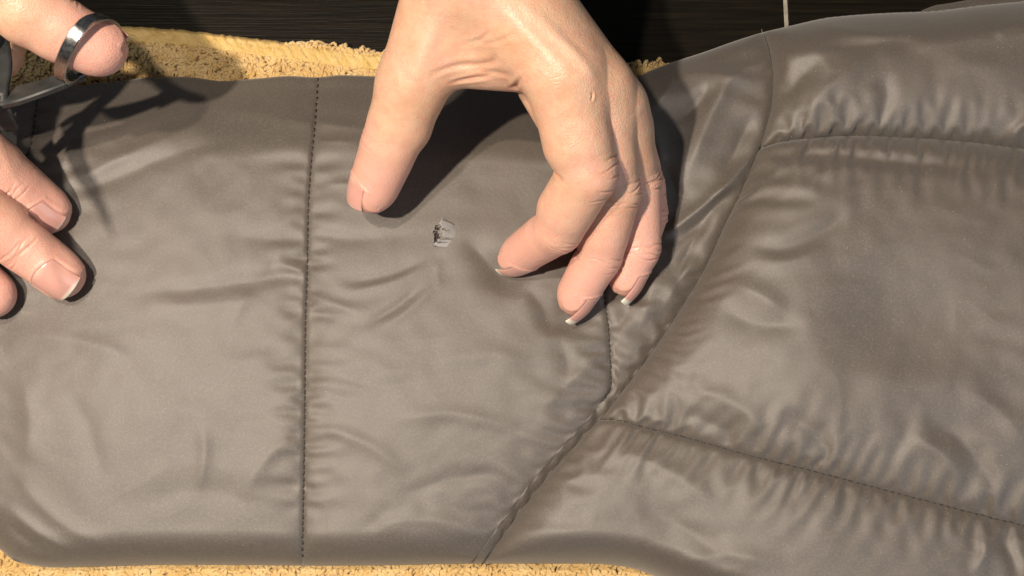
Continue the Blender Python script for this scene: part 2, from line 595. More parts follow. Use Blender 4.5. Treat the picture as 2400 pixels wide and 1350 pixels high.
# body, lower channel
fold([(1420, 1050), (1560, 1100), (1700, 1200)], 1.6, 5.0)
fold([(1480, 1180), (1620, 1250), (1740, 1340)], -1.6, 5.0)
fold([(1560, 1330), (1700, 1300), (1850, 1330)], 1.6, 4.0)
fold([(2290, 1250), (2310, 1290), (2280, 1350)], 1.3, 2.2)
fold([(2330, 1240), (2370, 1300), (2390, 1360)], -1.0, 2.2)
DIPS = [(1188, 640, 3.2, 8), (1340, 745, 3.2, 8), (1470, 690, 2.4, 7), (150, 640, 1.2, 9), (110, 500, 1.2, 9), (1560, 540, 3.0, 12), (2070, 730, 2.2, 20), (2180, 760, 1.5, 18), (1930, 820, -1.5, 22)]


def slv(d1, d2, d3, V):
    """puff of the sleeve away from its own seams (mm)"""
    return (3.2 * (1 - np.exp(-(d2 / 9.0))) * (0.45 + 0.55 * smooth01(250, 600, V))
            + 4.0 * (1 - np.exp(-d1 / 8.0)) + 2.4 * (1 - np.exp(-d3 / 7.0)))


def jacket_height(U, V, side):
    """height of the cloth in mm; side 'sleeve' or 'body'"""
    zt = dist_poly(U, V, L_TOP) * MMPX
    zb = dist_poly(U, V, L_BOT) * MMPX
    base = 25 + 8 * smooth01(1480, 1950, U) - 3 * smooth01(900, 1350, V)
    base = base - 5 * smooth01(250, -150, U)
    cr = np.zeros(U.shape)
    if side == 'sleeve':
        d1, d2 = dist_poly(U, V, L_S1) * MMPX, dist_poly(U, V, L_S2) * MMPX
        d3, d4 = dist_poly(U, V, L_S3) * MMPX, dist_poly(U, V, L_S4) * MMPX
        t = (V - v_top(U)) / (v_bot(U) - v_top(U))
        arch = 6.0 * (1 - np.abs(2 * np.clip(t, 0, 1) - 1) ** 2.2)
        pf = slv(d1, d2, d3, V)
        pf = pf + 5.0 * (1 - np.exp(-d4 / 9.0))
        z = base + arch + pf - 9 - 15.0 * smooth01(185, -20, V - v_top(U)) * smooth01(1500, 1350, U)
        cr = -0.55 * np.exp(-(d2 / 0.8) ** 2) - 0.7 * np.exp(-(d3 / 0.9) ** 2) - 1.2 * np.exp(-(d1 / 1.2) ** 2)
        cr = cr - 1.5 * np.exp(-(d4 / 1.5))
        soft = 0.9
    else:
        d4, q1, q2 = dist_poly(U, V, L_S4) * MMPX, dist_poly(U, V, L_Q1) * MMPX, dist_poly(U, V, L_Q2) * MMPX
        pf = 12.5 * (1 - np.exp(-q1 / 9.0)) + 8.0 * (1 - np.exp(-q2 / 13.0))
        s4 = 1 - np.exp(-d4 / 7.0)
        t = (V - v_top(U)) / (v_bot(U) - v_top(U))
        arch = 6.0 * (1 - np.abs(2 * np.clip(t, 0, 1) - 1) ** 2.2)
        d1, d2, d3 = (dist_poly(U, V, L_) * MMPX for L_ in (L_S1[::4], L_S2[::4], L_S3))
        z = base + arch - 9 + slv(d1, d2, d3, V) + (pf - 5) * s4
        cr = -1.5 * np.exp(-(d4 / 0.9)) - 2.3 * np.exp(-(q1 / 1.3)) - 1.6 * np.exp(-(q2 / 1.1))
        soft = 1.3
    z = z + cr
    x, y = U * MMPX, V * MMPX
    wx, wy = 6 * vnoise(x / 37 + 5, y / 37), 6 * vnoise(x / 37, y / 37 + 9)
    z = z + soft * vnoise((x + wx) / 44, (y + wy) / 44 + 3)
    rg = 1 - np.abs(vnoise((x + wx * 2.2) / 19 + 40, (y + 2.2 * wy) / 15))
    z = z + 0.10 * rg ** 2
    rg2 = 1 - np.abs(vnoise((x + wx * 3 + 0.4 * y) / 13 + 11, (y + 2.2 * wy) / 23 + 21))
    z = z + apply_folds(U, V)
    for (du, dv, a, w) in DIPS:
        z = z - a * np.exp(-((U - du) ** 2 + (V - dv) ** 2) / (w / MMPX) ** 2)
    # rolled outer edges
    R = 13.0
    et = np.clip(zt / R, 0, 1); eb = np.clip(zb / R, 0, 1)
    e = np.sqrt(1 - (1 - et) ** 2) * np.sqrt(1 - (1 - eb) ** 2)
    ze = 9.5
    return ze + (z - ze) * e


def buckle(P0, Z0, eu, ev, iters=420, kf=0.0007, kb=0.0055):
    """thin cloth with a little too much material (eu, ev = surplus along the two grid directions), held at its
    seams: relaxes into natural wrinkles.  P0 in mm, returns the displacement"""
    base = P0
    ln = lambda A, B: np.linalg.norm(A - B, axis=-1)
    Lu = ln(base[:, 1:], base[:, :-1]) * (1 + 0.5 * (eu[:, 1:] + eu[:, :-1]))
    Lv = ln(base[1:], base[:-1]) * (1 + 0.5 * (ev[1:] + ev[:-1]))
    em = 0.5 * (eu + ev)
    D1 = ln(base[1:, 1:], base[:-1, :-1]) * (1 + 0.5 * (em[1:, 1:] + em[:-1, :-1]))
    D2 = ln(base[1:, :-1], base[:-1, 1:]) * (1 + 0.5 * (em[1:, :-1] + em[:-1, 1:]))
    p = P0.copy(); p[..., 2] += Z0
    w = np.ones(p.shape[:2]); w[0] = w[-1] = 0; w[:, 0] = w[:, -1] = 0
    p[w == 0] = base[w == 0]
    W = w[..., None]

    def solve(A, B, wa, wb, rest, k):
        d = B - A
        l = np.sqrt(np.einsum('ijk,ijk->ij', d, d)) + 1e-9
        d *= (k * (l - rest) / l / (wa + wb + 1e-9))[..., None]
        A += d * wa[..., None]; B -= d * wb[..., None]
    kk = np.array([0.002, 0.002, kf])
    for it in range(iters):
        for o in (0, 1):
            solve(p[:, o:-1:2], p[:, o + 1::2], w[:, o:-1:2], w[:, o + 1::2], Lu[:, o::2], 0.9)
            solve(p[o:-1:2], p[o + 1::2], w[o:-1:2], w[o + 1::2], Lv[o::2], 0.9)
            solve(p[o:-1:2, :-1], p[o + 1::2, 1:], w[o:-1:2, :-1], w[o + 1::2, 1:], D1[o::2], 0.35)
            solve(p[o:-1:2, 1:], p[o + 1::2, :-1], w[o:-1:2, 1:], w[o + 1::2, :-1], D2[o::2], 0.35)
        q = p - base
        lap = np.zeros_like(q)
        lap[1:-1] += q[:-2] + q[2:] - 2 * q[1:-1]; lap[:, 1:-1] += q[:, :-2] + q[:, 2:] - 2 * q[:, 1:-1]
        l2 = np.zeros_like(q)
        l2[1:-1] += lap[:-2] + lap[2:] - 2 * lap[1:-1]; l2[:, 1:-1] += lap[:, :-2] + lap[:, 2:] - 2 * lap[:, 1:-1]
        p -= (kb * l2 + q * kk) * W
    return p - base


def cubic_resample(F, n, axis):
    F = np.moveaxis(F, axis, 0)
    m = len(F)
    t = np.linspace(0, m - 1, n); i = np.clip(t.astype(int), 0, m - 2)
    f = (t - i).reshape((-1,) + (1,) * (F.ndim - 1))
    a, b_, c, d = F[np.maximum(i - 1, 0)], F[i], F[i + 1], F[np.minimum(i + 2, m - 1)]
    out = 0.5 * ((2 * b_) + (-a + c) * f + (2 * a - 5 * b_ + 4 * c - d) * f ** 2 + (-a + 3 * b_ - 3 * c + d) * f ** 3)
    return np.moveaxis(out, 0, axis)


def surplus(U, V, side):
    """how much too long the cloth is along u and along v"""
    x, y = U * MMPX, V * MMPX
    mod = 0.5 + 0.5 * vnoise(x / 33 + 3, y / 33 + 8)
    eu = 0.0015 + 0.020 * np.clip(0.75 - mod, 0, 1) ** 2; ev = 0.0015 + 0.020 * np.clip(mod - 0.25, 0, 1) ** 2
    dd = lambda L_: dist_poly(U, V, L_) * MMPX
    vary = lambda q, k: 0.62 + 0.38 * vnoise(q / 21.0 + k, q * 0 + k)
    if side == 'sleeve':
        ev = ev + (0.026 + 0.046 * smooth01(380, 620, V)) * np.exp(-dd(L_S2) / 8.0) * vary(y, 1)
        ev = ev + 0.10 * np.exp(-dd(L_S1) / 9.0) + 0.05 * np.exp(-dd(L_S3) / 7.0) * vary(y, 2) + 0.085 * np.exp(-dd(L_S4) / 15.0) * vary(y, 3)
    else:
        eu = eu + 0.20 * np.exp(-dd(L_Q1) / 7.5) * vary(x, 4) + 0.15 * np.exp(-dd(L_Q2) / 9.0) * vary(x, 5)
        ev = ev + 0.075 * np.exp(-dd(L_S4) / 11.0) * vary(y, 6)
    return eu, ev


jacket = empty("down_jacket", (0, 0, 0.005))
tag(jacket, "taupe brown nylon down jacket spread out with a small rip in its sleeve", "jacket")
TEAR = (1026, 548)
PX_STEP = 3.7


def panel(name, SL, SR, vt, vb, side, u_est, v_est, hole=False, skirt_top=False, skirt_bot=False):
    def lattice(step):
        nu = max(int((u_est[1] - u_est[0]) / step), 8)
        nv = max(int((v_est[1] - v_est[0]) / step), 8)
        s = np.linspace(0, 1, nu + 1); t = np.linspace(0, 1, nv + 1)
        T, S = np.meshgrid(t, s, indexing='ij')
        V = v_est[0] + T * (v_est[1] - v_est[0]); U = S * 0
        for _ in range(40):
            U = SL(V) + S * (SR(V) - SL(V))
            V = V * 0.3 + 0.7 * (vt(U) + T * (vb(U) - vt(U)))
        return SL(V) + S * (SR(V) - SL(V)), V
    Uc, Vc = lattice(7.4)
    Zc = jacket_height(Uc, Vc, side)
    eu, ev = surplus(Uc, Vc, side)
    xx, yy = Uc * MMPX, Vc * MMPX
    seed_z = 0.22 * vnoise(xx / 4.5, yy / 4.5) + 0.45 * vnoise(xx / 15 + 8, yy / 15)
    dq = buckle(Pm(Uc, Vc, Zc), seed_z, eu, ev)
    U, V = lattice(PX_STEP)
    Z = jacket_height(U, V, side)
    dq = cubic_resample(cubic_resample(dq, U.shape[0], 0), U.shape[1], 1)
    pts = P(U, V, Z / 1000.0) + dq / 1000.0
    Z = Z + dq[..., 2]
    if skirt_top:
        r = pts[0].copy(); r[:, 2] = np.minimum(r[:, 2] - 0.002, 0.004); r[:, 1] -= 0.003
        r0 = pts[0] * 0.5 + r * 0.5; r0[:, 1] += 0.0015
        pts = np.concatenate([r[None], r0[None], pts], 0)
    if skirt_bot:
        r = pts[-1].copy(); r[:, 2] = np.minimum(r[:, 2] - 0.002, 0.004); r[:, 1] += 0.003
        r0 = pts[-1] * 0.5 + r * 0.5; r0[:, 1] -= 0.0015
        pts = np.concatenate([pts, r0[None], r[None]], 0)
    n0, n1 = pts.shape[:2]
    idx = np.arange(n0 * n1).reshape(n0, n1)
    q = np.stack([idx[:-1, :-1], idx[1:, :-1], idx[1:, 1:], idx[:-1, 1:]], -1)
    if hole:
        k = 2 if skirt_top else 0
        Uc = U[:-1, :-1]; Vc = V[:-1, :-1]
        w = 1.5 * np.sin(Vc * 0.25 + 1)
        cut = (np.abs(Vc - 551) < 24) & (np.abs(Uc - 1021 - w) < 5.5 * np.sqrt(np.clip(1 - ((Vc - 551) / 25) ** 2, 0, 1)) + 1)
        keep = np.ones(q.shape[:2], bool); keep[k:k + cut.shape[0], :] = ~cut
        q = q[keep]
    o = quad_mesh_obj(name, pts.reshape(-1, 3), q.reshape(-1, 4), M_NYLON, jacket)
    return o, U, V, Z


GRIDS = []
for args in (("cuff_panel", S0, S1, v_top, v_bot, 'sleeve', (-400, 60), (210, 1300)),
             ("sleeve_panel", S1, S2, v_top, v_bot, 'sleeve', (-100, 735), (200, 1325)),
             ("sleeve_panel", S2, S3, v_top, v_bot, 'sleeve', (730, 1440), (190, 1325)),
             ("armhole_strip", S3, S4, v_top, v_bot, 'sleeve', (1440, 1760), (120, 1330))):
    o, U, V, Z = panel(*args, hole=(args[1] is S2), skirt_top=True, skirt_bot=True)
    GRIDS.append((U, V, Z))
for args, st, sb in ((("body_panel", S4, S5, v_top, Q1, 'body', (1790, 2720), (30, 340)), True, False),
                     (("body_panel", S4, S5, Q1, Q2, 'body', (1600, 2720), (340, 1120)), False, False),
                     (("body_panel", S4, S5, Q2, v_bot, 'body', (1330, 2720), (1120, 1450)), False, True)):
    o, U, V, Z = panel(*args, skirt_top=st, skirt_bot=sb)
    GRIDS.append((U, V, Z))
# back layer of the jacket peeping out along the top edge
ub = np.linspace(2118, 2760, 150)
lo = v_top(ub) + 30
hi = np.minimum(v_top(ub) + 6, v_top(ub) + 6 - 22 * smooth01(2120, 2200, ub) - 3 * np.sin(ub / 60))
tt = np.linspace(0, 1, 9)
Ub = np.repeat(ub[None], 9, 0); Vb = lo[None] + tt[:, None] * (hi - lo)[None]
Zb = 7.0 + 5 * np.sqrt(np.clip(1 - tt[:, None] ** 2.5, 0, 1)) + 0.5 * vnoise(Ub / 30, Vb / 30)
idx = np.arange(Ub.size).reshape(Ub.shape)
qb = np.stack([idx[:-1, :-1], idx[:-1, 1:], idx[1:, 1:], idx[1:, :-1]], -1).reshape(-1, 4)
quad_mesh_obj("back_layer", P(Ub, Vb, Zb / 1000).reshape(-1, 3), qb, M_NYLON, jacket)

_GU = np.concatenate([g[0].ravel() for g in GRIDS]); _GV = np.concatenate([g[1].ravel() for g in GRIDS]); _GZ = np.concatenate([g[2].ravel() for g in GRIDS])


def jz(u, v):
    """jacket height (mm) at a photo position"""
    d = (_GU - u) ** 2 + (_GV - v) ** 2
    return float(_GZ[np.argmin(d)])


def jz_line(line):
    return np.array([jz(a, b_) for a, b_ in line])


# tube along 3-D points -> verts, faces appended
class Soup:
    def __init__(self):
        self.v = []; self.f = []

    def tube(self, pts, rad, sides=6, cap=True, flat=1.0):
        pts = np.asarray(pts, float); n = len(pts)
        rad = np.broadcast_to(np.asarray(rad, float), (n,))
        tan = np.gradient(pts, axis=0); tan /= np.linalg.norm(tan, axis=1)[:, None] + 1e-12
        ref = np.array([0.13, 0.21, 0.97])
        base = len(self.v)
        for p, t, r in zip(pts, tan, rad):
            a = np.cross(t, ref); a /= np.linalg.norm(a) + 1e-12
            b_ = np.cross(t, a)
            for k in range(sides):
                w = 2 * math.pi * k / sides
                self.v.append(p + r * (a * math.cos(w) + b_ * flat * math.sin(w)))
        for i in range(n - 1):
            for k in range(sides):
                k2 = (k + 1) % sides
                self.f.append((base + i * sides + k, base + i * sides + k2, base + (i + 1) * sides + k2, base + (i + 1) * sides + k))
        if cap:
            self.f.append(tuple(base + k for k in range(sides))[::-1])
            self.f.append(tuple(base + (n - 1) * sides + k for k in range(sides)))


def resample(line, step):
    seg = np.diff(line, axis=0); L = np.hypot(seg[:, 0], seg[:, 1]); cum = np.concatenate([[0], np.cumsum(L)])
    s = np.arange(0, cum[-1], step)
    return np.stack([np.interp(s, cum, line[:, 0]), np.interp(s, cum, line[:, 1])], 1)


def stitches(name, line, pitch_mm, rad, wob=1.2, lift=0.15, seed=0):
    r = np.random.RandomState(seed)
    pt = resample(line, pitch_mm / MMPX)
    S = Soup()
    for i in range(len(pt) - 1):
        a, b_ = pt[i], pt[i + 1]
        d = (b_ - a); n_ = np.array([-d[1], d[0]]) / (np.hypot(*d) + 1e-9)
        m = (a + b_) / 2
        z = jz(m[0], m[1])
        k = wob * (1 if i % 2 else -0.4) + r.randn() * 0.35
        q = [a + d * 0.06 - n_ * k, a + d * 0.3 - n_ * k * 0.3, a + d * 0.62 + n_ * k * 0.5, a + d * 0.92 + n_ * k]
        h = [-0.25, lift + 0.12, lift + 0.12, -0.25]
        S.tube([P(x[0], x[1], (z + hh) / 1000) for x, hh in zip(q, h)], rad, 5)
    o = mesh_obj(name, S.v, S.f, M_THREAD, jacket)
    tag(o, kind="stuff")
    return o


stitches("seam_stitching", curve_v(S2, 183, 1318), 2.25, 0.00030, 1.5, seed=1)
stitches("seam_stitching", curve_v(S3, 560, 950), 1.9, 0.00026, 1.0, seed=2)
stitches("seam_stitching", curve_v(S1, 216, 420), 2.0, 0.00026, 1.0, seed=3)
stitches("seam_stitching", curve_u(Q2, 1412, 2720), 2.6, 0.00028, 1.0, seed=4)
stitches("seam_stitching", curve_u(Q1, 1790, 2720), 2.6, 0.00022, 0.8, lift=-0.1, seed=5)
# armhole seam: thin dark tube added in the crease, standing for its shade
arm = resample(curve_v(S4, 80, 1330, 400), 8)
S = Soup()
S.tube(np.array([P(a[0], a[1], (jz(a[0], a[1]) + 0.0) / 1000) for a in arm]), 0.00022, 6)
mesh_obj("armhole_crease_shade", S.v, S.f, M_THREAD, jacket)

# ---- the rip
def flap(hinge, free, lift, na, nc, seed, name="torn_flap"):
    """tongue of cloth: hinge edge and free edge as photo points, free edge lifted (mm) and ragged"""
    r_ = np.random.RandomState(seed)
    hc, fc = catmull(hinge, nc + 1), catmull(free, nc + 1)
    rag = r_.randn(nc + 1, 2) * 2.3
    vv = []
    for i in range(na + 1):
        a = i / na
        for j in range(nc + 1):
            q_ = hc[j] * (1 - a) + (fc[j] + rag[j]) * a
            if j in (0, nc): q_ = q_ + r_.randn(2) * 1.6 * a
            z_ = jz(*hc[j]) * (1 - a) + jz(*fc[j]) * a - 0.35 * (1 - a) ** 2 + lift * (0.5 + 0.5 * j / nc) * a ** 0.9 + 0.05 * math.sin(6 * a + j)
            vv.append(P(q_[0], q_[1], z_ / 1000))
    ff_ = [(i * (nc + 1) + j, i * (nc + 1) + j + 1, (i + 1) * (nc + 1) + j + 1, (i + 1) * (nc + 1) + j) for i in range(na) for j in range(nc)]
    o = mesh_obj(name, vv, ff_, M_LINING, jacket)
    sd = o.modifiers.new("thickness", 'SOLIDIFY'); sd.thickness = 0.00006
    return o


zt_ = jz(1045, 548)
main_flap = flap([(1066, 560), (1072, 546), (1068, 527)], [(1038, 557), (1034, 537), (1031, 512)], 4.2, 10, 12, 1)
tag(main_flap, "small grey frayed flap of torn cloth")
flap([(1060, 578), (1064, 570), (1062, 562)], [(1020, 577), (1023, 567), (1027, 560)], 1.5, 8, 8, 2)
gv = []
for i in range(7):
    for j in range(9):
        a = i / 6; c = j / 8
        u_ = 1004 + 36 * a; w_ = 520 + 64 * c
        gv.append(P(u_, w_, (jz(u_, w_) - 1.2 + 0.2 * math.sin(3 * i + 2 * j)) / 1000))
gf = [(i * 9 + j, i * 9 + j + 1, (i + 1) * 9 + j + 1, (i + 1) * 9 + j) for i in range(6) for j in range(8)]
mesh_obj("inner_layer", gv, gf, M_DARKIN, jacket)
S = Soup(); r = np.random.RandomState(5)
for k in range(22):
    if k < 7:
        u0, v0 = 1012 + 14 * r.rand(), 530 + 44 * r.rand(); z0 = jz(u0, v0) - 0.1
    else:
        u0, v0 = 1030 + 10 * r.rand(), 514 + 30 * r.rand(); z0 = jz(u0, v0) + 2.0
    d = r.randn(2) * np.array([6, 5]); lift = 0.5 + 1.0 * r.rand()
    pts = [P(u0 + d[0] * a + 2 * math.sin(5 * a + k), v0 + d[1] * a + 2 * math.cos(4 * a + k), (z0 + lift * a * (1.6 - a)) / 1000) for a in np.linspace(0, 1, 5)]
    S.tube(pts, 0.00008, 4)
tag(mesh_obj("frayed_fibres", S.v, S.f, M_FLUFF, main_flap), kind="stuff")

# lint and dust on the cloth
S = Soup(); r = np.random.RandomState(9)
for k in range(150):
    u0, v0 = (r.uniform(1750, 2400), r.uniform(60, 1340)) if k % 3 else (r.uniform(150, 1400), r.uniform(260, 1300))
    z0 = jz(u0, v0) + 0.12
    L = r.uniform(0.8, 2.2) if r.rand() < 0.75 else r.uniform(4, 10)
    an = r.uniform(0, 6.28); cv = r.randn() * 0.4
    pts = [P(u0 + L * a * math.cos(an + cv * a), v0 + L * a * math.sin(an + cv * a), (z0 + 0.1 * math.sin(3 * a)) / 1000) for a in np.linspace(0, 1, 4)]
    S.tube(pts, 0.00007 if L > 3 else 0.00013, 4)
tag(mesh_obj("lint", S.v, S.f, M_FLUFF, jacket), kind="stuff")

# ------------------------------------------------------------------ towel
hem = spl([(-500, 12), (-200, 30), (0, 44), (270, 60), (420, 70), (560, 86), (720, 105), (880, 126), (1050, 140), (1250, 150), (1440, 156), (1520, 154), (1800, 152), (2700, 130)])
towel = empty("towel", (0, 0, 0.0))
tag(towel, "golden yellow terry towel lying under the jacket", "towel")
ug = np.arange(-500, 2700, 14.0)
tg = np.linspace(0, 1, 120)
Ug = np.repeat(ug[None], len(tg), 0); Vg = hem(Ug) + 20 + tg[:, None] * (1560 - hem(Ug) - 20)
Zg = 2.6 + 0.5 * vnoise(Ug / 40, Vg / 40)
pts = P(Ug, Vg, Zg / 1000)
low = pts[0].copy(); low[:, 2] = 0.0005
idx = np.arange(Ug.size).reshape(Ug.shape)
q = np.stack([idx[:-1, :-1], idx[1:, :-1], idx[1:, 1:], idx[:-1, 1:]], -1).reshape(-1, 4)
quad_mesh_obj("towel_ground", pts.reshape(-1, 3), q, M_PILE, towel)
# woven hem with slanted ribs
ug = np.arange(-500, 1750, 2.2)
tg = np.linspace(0, 1, 22)
wid = 42 + 3 * np.sin(ug / 90)
Ug = np.repeat(ug[None], len(tg), 0); Tg = np.repeat(tg[:, None], len(ug), 1)
jag = 1.6 * vnoise(ug / 9, ug * 0 + 3)[None] * (1 - Tg)
Vg = hem(Ug) + Tg * wid[None] + jag
rib = np.abs(np.sin((Ug - 1.0 * Tg * 34) * math.pi / 25.0)) ** 0.7
Zg = 0.6 + 4.6 * np.sqrt(np.clip(1 - (1 - np.clip(Tg * 5.0, 0, 1)) ** 2, 0, 1)) + 0.45 * rib * (0.25 + np.sin(np.clip(Tg, 0, 1) * math.pi)) + 0.3 * vnoise(Ug / 5, Vg / 5)
Zg = Zg - 2.0 * smooth01(0.85, 1.0, Tg)
idx = np.arange(Ug.size).reshape(Ug.shape)
q = np.stack([idx[:-1, :-1], idx[1:, :-1], idx[1:, 1:], idx[:-1, 1:]], -1).reshape(-1, 4)
quad_mesh_obj("hem", P(Ug, Vg, Zg / 1000).reshape(-1, 3), q, M_HEM, towel)


# terry loops
def loops(zone, n, seed, segs=7, sides=5):
    r = np.random.RandomState(seed)
    us = r.uniform(zone[0], zone[1], n)
    vs = zone[2](us) + r.rand(n) * (zone[3](us) - zone[2](us))
    flow = 2.2 * vnoise(us / 55.0, vs / 40.0) + 0.5 * r.randn(n)
    d = np.stack([np.cos(flow), np.sin(flow), 0 * flow], 1)
    up = np.stack([0.35 * r.randn(n), 0.35 * r.randn(n), np.ones(n)], 1)
    w = r.uniform(0.8, 1.5, n); hg = r.uniform(1.2, 3.0, n); sk = 0.5 * r.randn(n)
    rad = r.uniform(0.52, 0.80, n)
    c = Pm(us, vs, 2.3)
    a = np.linspace(0, math.pi, segs)
    sd_ = np.stack([d[:, 1], -d[:, 0], 0 * flow], 1)
    path = (c[:, None] + d[:, None] * (np.cos(a) * w[:, None])[..., None] + up[:, None] * (np.sin(a) ** 0.8 * hg[:, None])[..., None]
            + sd_[:, None] * (np.cos(a) * sk[:, None])[..., None])
    tan = np.gradient(path, axis=1); tan /= np.linalg.norm(tan, axis=-1)[..., None]
    e1 = np.cross(tan, sd_[:, None] + 0 * tan); e1 /= np.linalg.norm(e1, axis=-1)[..., None]
    e2 = np.cross(tan, e1)
    ph = 2 * math.pi * np.arange(sides) / sides
    V_ = path[:, :, None] + rad[:, None, None, None] * (e1[:, :, None] * np.cos(ph)[:, None] + e2[:, :, None] * np.sin(ph)[:, None])
    idx = np.arange(n * segs * sides).reshape(n, segs, sides)
    nx = np.roll(idx, -1, 2)
    q = np.stack([idx[:, :-1], nx[:, :-1], nx[:, 1:], idx[:, 1:]], -1).reshape(-1, 4)
    return V_.reshape(-1, 3) / 1000, q


va, qa = loops((-260, 1560, lambda u: hem(u) + 34 - 34 * smooth01(480, 760, u), lambda u: np.maximum(v_top(np.minimum(u, 1450)) + 26, hem(u) + 40)), 6200, 1)
vb_, qb_ = loops((-420, 1640, lambda u: np.maximum(v_bot(np.minimum(u, 1480)) - 24, 1200), lambda u: v_bot(np.minimum(u, 1480)) * 0 + 1400), 6800, 2)
o = quad_mesh_obj("terry_pile", np.concatenate([va, vb_]), np.concatenate([qa, qb_ + len(va)]), M_PILE, towel)
tag(o, kind="stuff")


# ------------------------------------------------------------------ hands (signed distance fields -> one continuous skin)
def smin(a, b_, k):
    h_ = np.clip(0.5 + 0.5 * (b_ - a) / k, 0, 1)
    return b_ * (1 - h_) + a * h_ - k * h_ * (1 - h_)


def cone(p, a, b_, r1, r2, flat=None):
    ba = b_ - a
    pa = p - a
    t = np.clip((pa @ ba) / (ba @ ba + 1e-9), 0, 1)
    q = pa - t[:, None] * ba
    if flat is not None:
        n_, f = flat
        q = q + (q @ n_)[:, None] * n_ * (f - 1)
    return np.sqrt((q * q).sum(1)) - (r1 + (r2 - r1) * t)


def unit(v):
    return v / (np.linalg.norm(v) + 1e-12)


class Finger:
    """chain of joints (mm), radii; twist turns the dorsal side about the axis"""

    def __init__(self, J, R, twist=0.0, pads=True, side_hint=None, thumb=False, back=None, tip_up=0.0):
        self.J = [np.array(j, float) for j in J]; self.R = R; self.thumb = thumb
        ax = [unit(self.J[i + 1] - self.J[i]) for i in range(len(J) - 1)]
        self.ax = ax
        n_ = np.zeros(3)
        for i in range(len(ax) - 1):
            n_ += np.cross(ax[i], ax[i + 1])
        if side_hint is not None:
            n_ = np.array(side_hint, float)
        if back is not None:
            n_ = np.cross(np.array(back, float), ax[-1])
        n_ = unit(n_)
        self.D = []; self.S = []
        for a in ax:
            d = unit(np.cross(a, n_))      # outside of the bend = back of finger
            s = unit(np.cross(a, d))
            c, sn = math.cos(twist), math.sin(twist)
            d2 = d * c + s * sn
            self.D.append(unit(d2)); self.S.append(unit(np.cross(a, d2)))
        if tip_up:
            a = ax[-1]; zc = unit(np.array([0, 0, 1.0]) - a * a[2])
            self.D[-1] = unit(self.D[-1] * math.cos(tip_up) + zc * math.sin(tip_up)); self.S[-1] = unit(np.cross(a, self.D[-1]))

    def f(self, p):
        J, R, D, ax = self.J, self.R, self.D, self.ax
        n = len(J) - 1
        out = None
        for i in range(n):
            last = i == n - 1
            d = cone(p, J[i], J[i + 1], R[i] * (0.98 if i else 1), R[i + 1] * (0.97), (D[i], 1.08 if last else 1.03))
            L = np.linalg.norm(J[i + 1] - J[i])
            # fleshy pad on the palm side of every phalanx
            c0 = J[i] + ax[i] * L * (0.34 if not last else 0.30) - D[i] * (0.12 * R[i + 1])
            c1 = J[i] + ax[i] * L * (0.66 if not last else 0.85) - D[i] * (0.16 * R[i + 1] if not last else 0.14 * R[i + 1])
            rp = 0.5 * (R[i] + R[i + 1])
            d = smin(d, cone(p, c0, c1, rp * 0.95, (rp * 0.98 if not last else R[i + 1] * 0.96)), 3.0)
            out = d if out is None else smin(out, d, 2.0)
        return out


def surface_nets(fn, lo, hi, h):
    n = np.ceil((hi - lo) / h).astype(int) + 1
    xs = [lo[i] + h * np.arange(n[i]) for i in range(3)]
    # coarse pass over blocks, fine pass only where the surface can be
    B = 6
    nb = (n + B - 1) // B
    bc = np.stack(np.meshgrid(*[lo[i] + h * (np.arange(nb[i]) * B + (B - 1) / 2) for i in range(3)], indexing='ij'), -1)
    Fc = fn(bc.reshape(-1, 3)).reshape(nb)
    F = np.repeat(np.repeat(np.repeat(np.sign(Fc), B, 0), B, 1), B, 2)[:n[0], :n[1], :n[2]].astype(np.float32) * 9
    act_b = np.repeat(np.repeat(np.repeat(np.abs(Fc) < h * B * 1.05 + 2.5, B, 0), B, 1), B, 2)[:n[0], :n[1], :n[2]]
    ii = np.argwhere(act_b)
    for k in range(0, len(ii), 300000):
        c = ii[k:k + 300000]
        F[tuple(c.T)] = fn(lo + h * c)
    ins = F < 0
    cnt = np.zeros(n - 1, np.float32); acc = np.zeros((*(n - 1), 3), np.float32)
    for axis in range(3):
        for o1 in (0, 1):
            for o2 in (0, 1):
                sl0 = [None] * 3; sl1 = [None] * 3
                oth = [a for a in range(3) if a != axis]
                sl0[axis] = slice(0, -1); sl1[axis] = slice(1, None)
                for a, o_ in zip(oth, (o1, o2)):
                    s_ = slice(o_, n[a] - 1 + o_); sl0[a] = s_; sl1[a] = s_
                fa, fb = F[tuple(sl0)], F[tuple(sl1)]
                cr = (fa < 0) != (fb < 0)
                t = np.where(cr, fa / np.where(cr, fa - fb, 1), 0)
                cnt += cr
                acc[..., axis] += np.where(cr, t, 0)
                for a, o_ in zip(oth, (o1, o2)):
                    acc[..., a] += cr * o_
    act = cnt > 0
    ids = np.full(n - 1, -1, np.int64); ids[act] = np.arange(act.sum())
    ijk = np.argwhere(act)
    verts = lo + h * (ijk + acc[act] / cnt[act][:, None])
    quads = []
    for axis in range(3):
        oth = [a for a in range(3) if a != axis]
        sl = [slice(1, -1)] * 3; sl[axis] = slice(0, -1)
        sl2 = [slice(1, -1)] * 3; sl2[axis] = slice(1, None)
        a0, b0 = ins[tuple(sl)], ins[tuple(sl2)]
        e = np.argwhere(a0 != b0)
        off = np.ones(3, int); off[axis] = 0
        e = e + off
        flip = ins[tuple(e.T)]
        def cid(d1, d2):
            c = e.copy(); c[:, oth[0]] -= d1; c[:, oth[1]] -= d2
            return ids[tuple(c.T)]
        qd = np.stack([cid(1, 1), cid(0, 1), cid(0, 0), cid(1, 0)], 1)
        if axis == 1: flip = ~flip
        qd[~flip] = qd[~flip][:, ::-1]
        quads.append(qd)
    return verts, np.concatenate(quads)


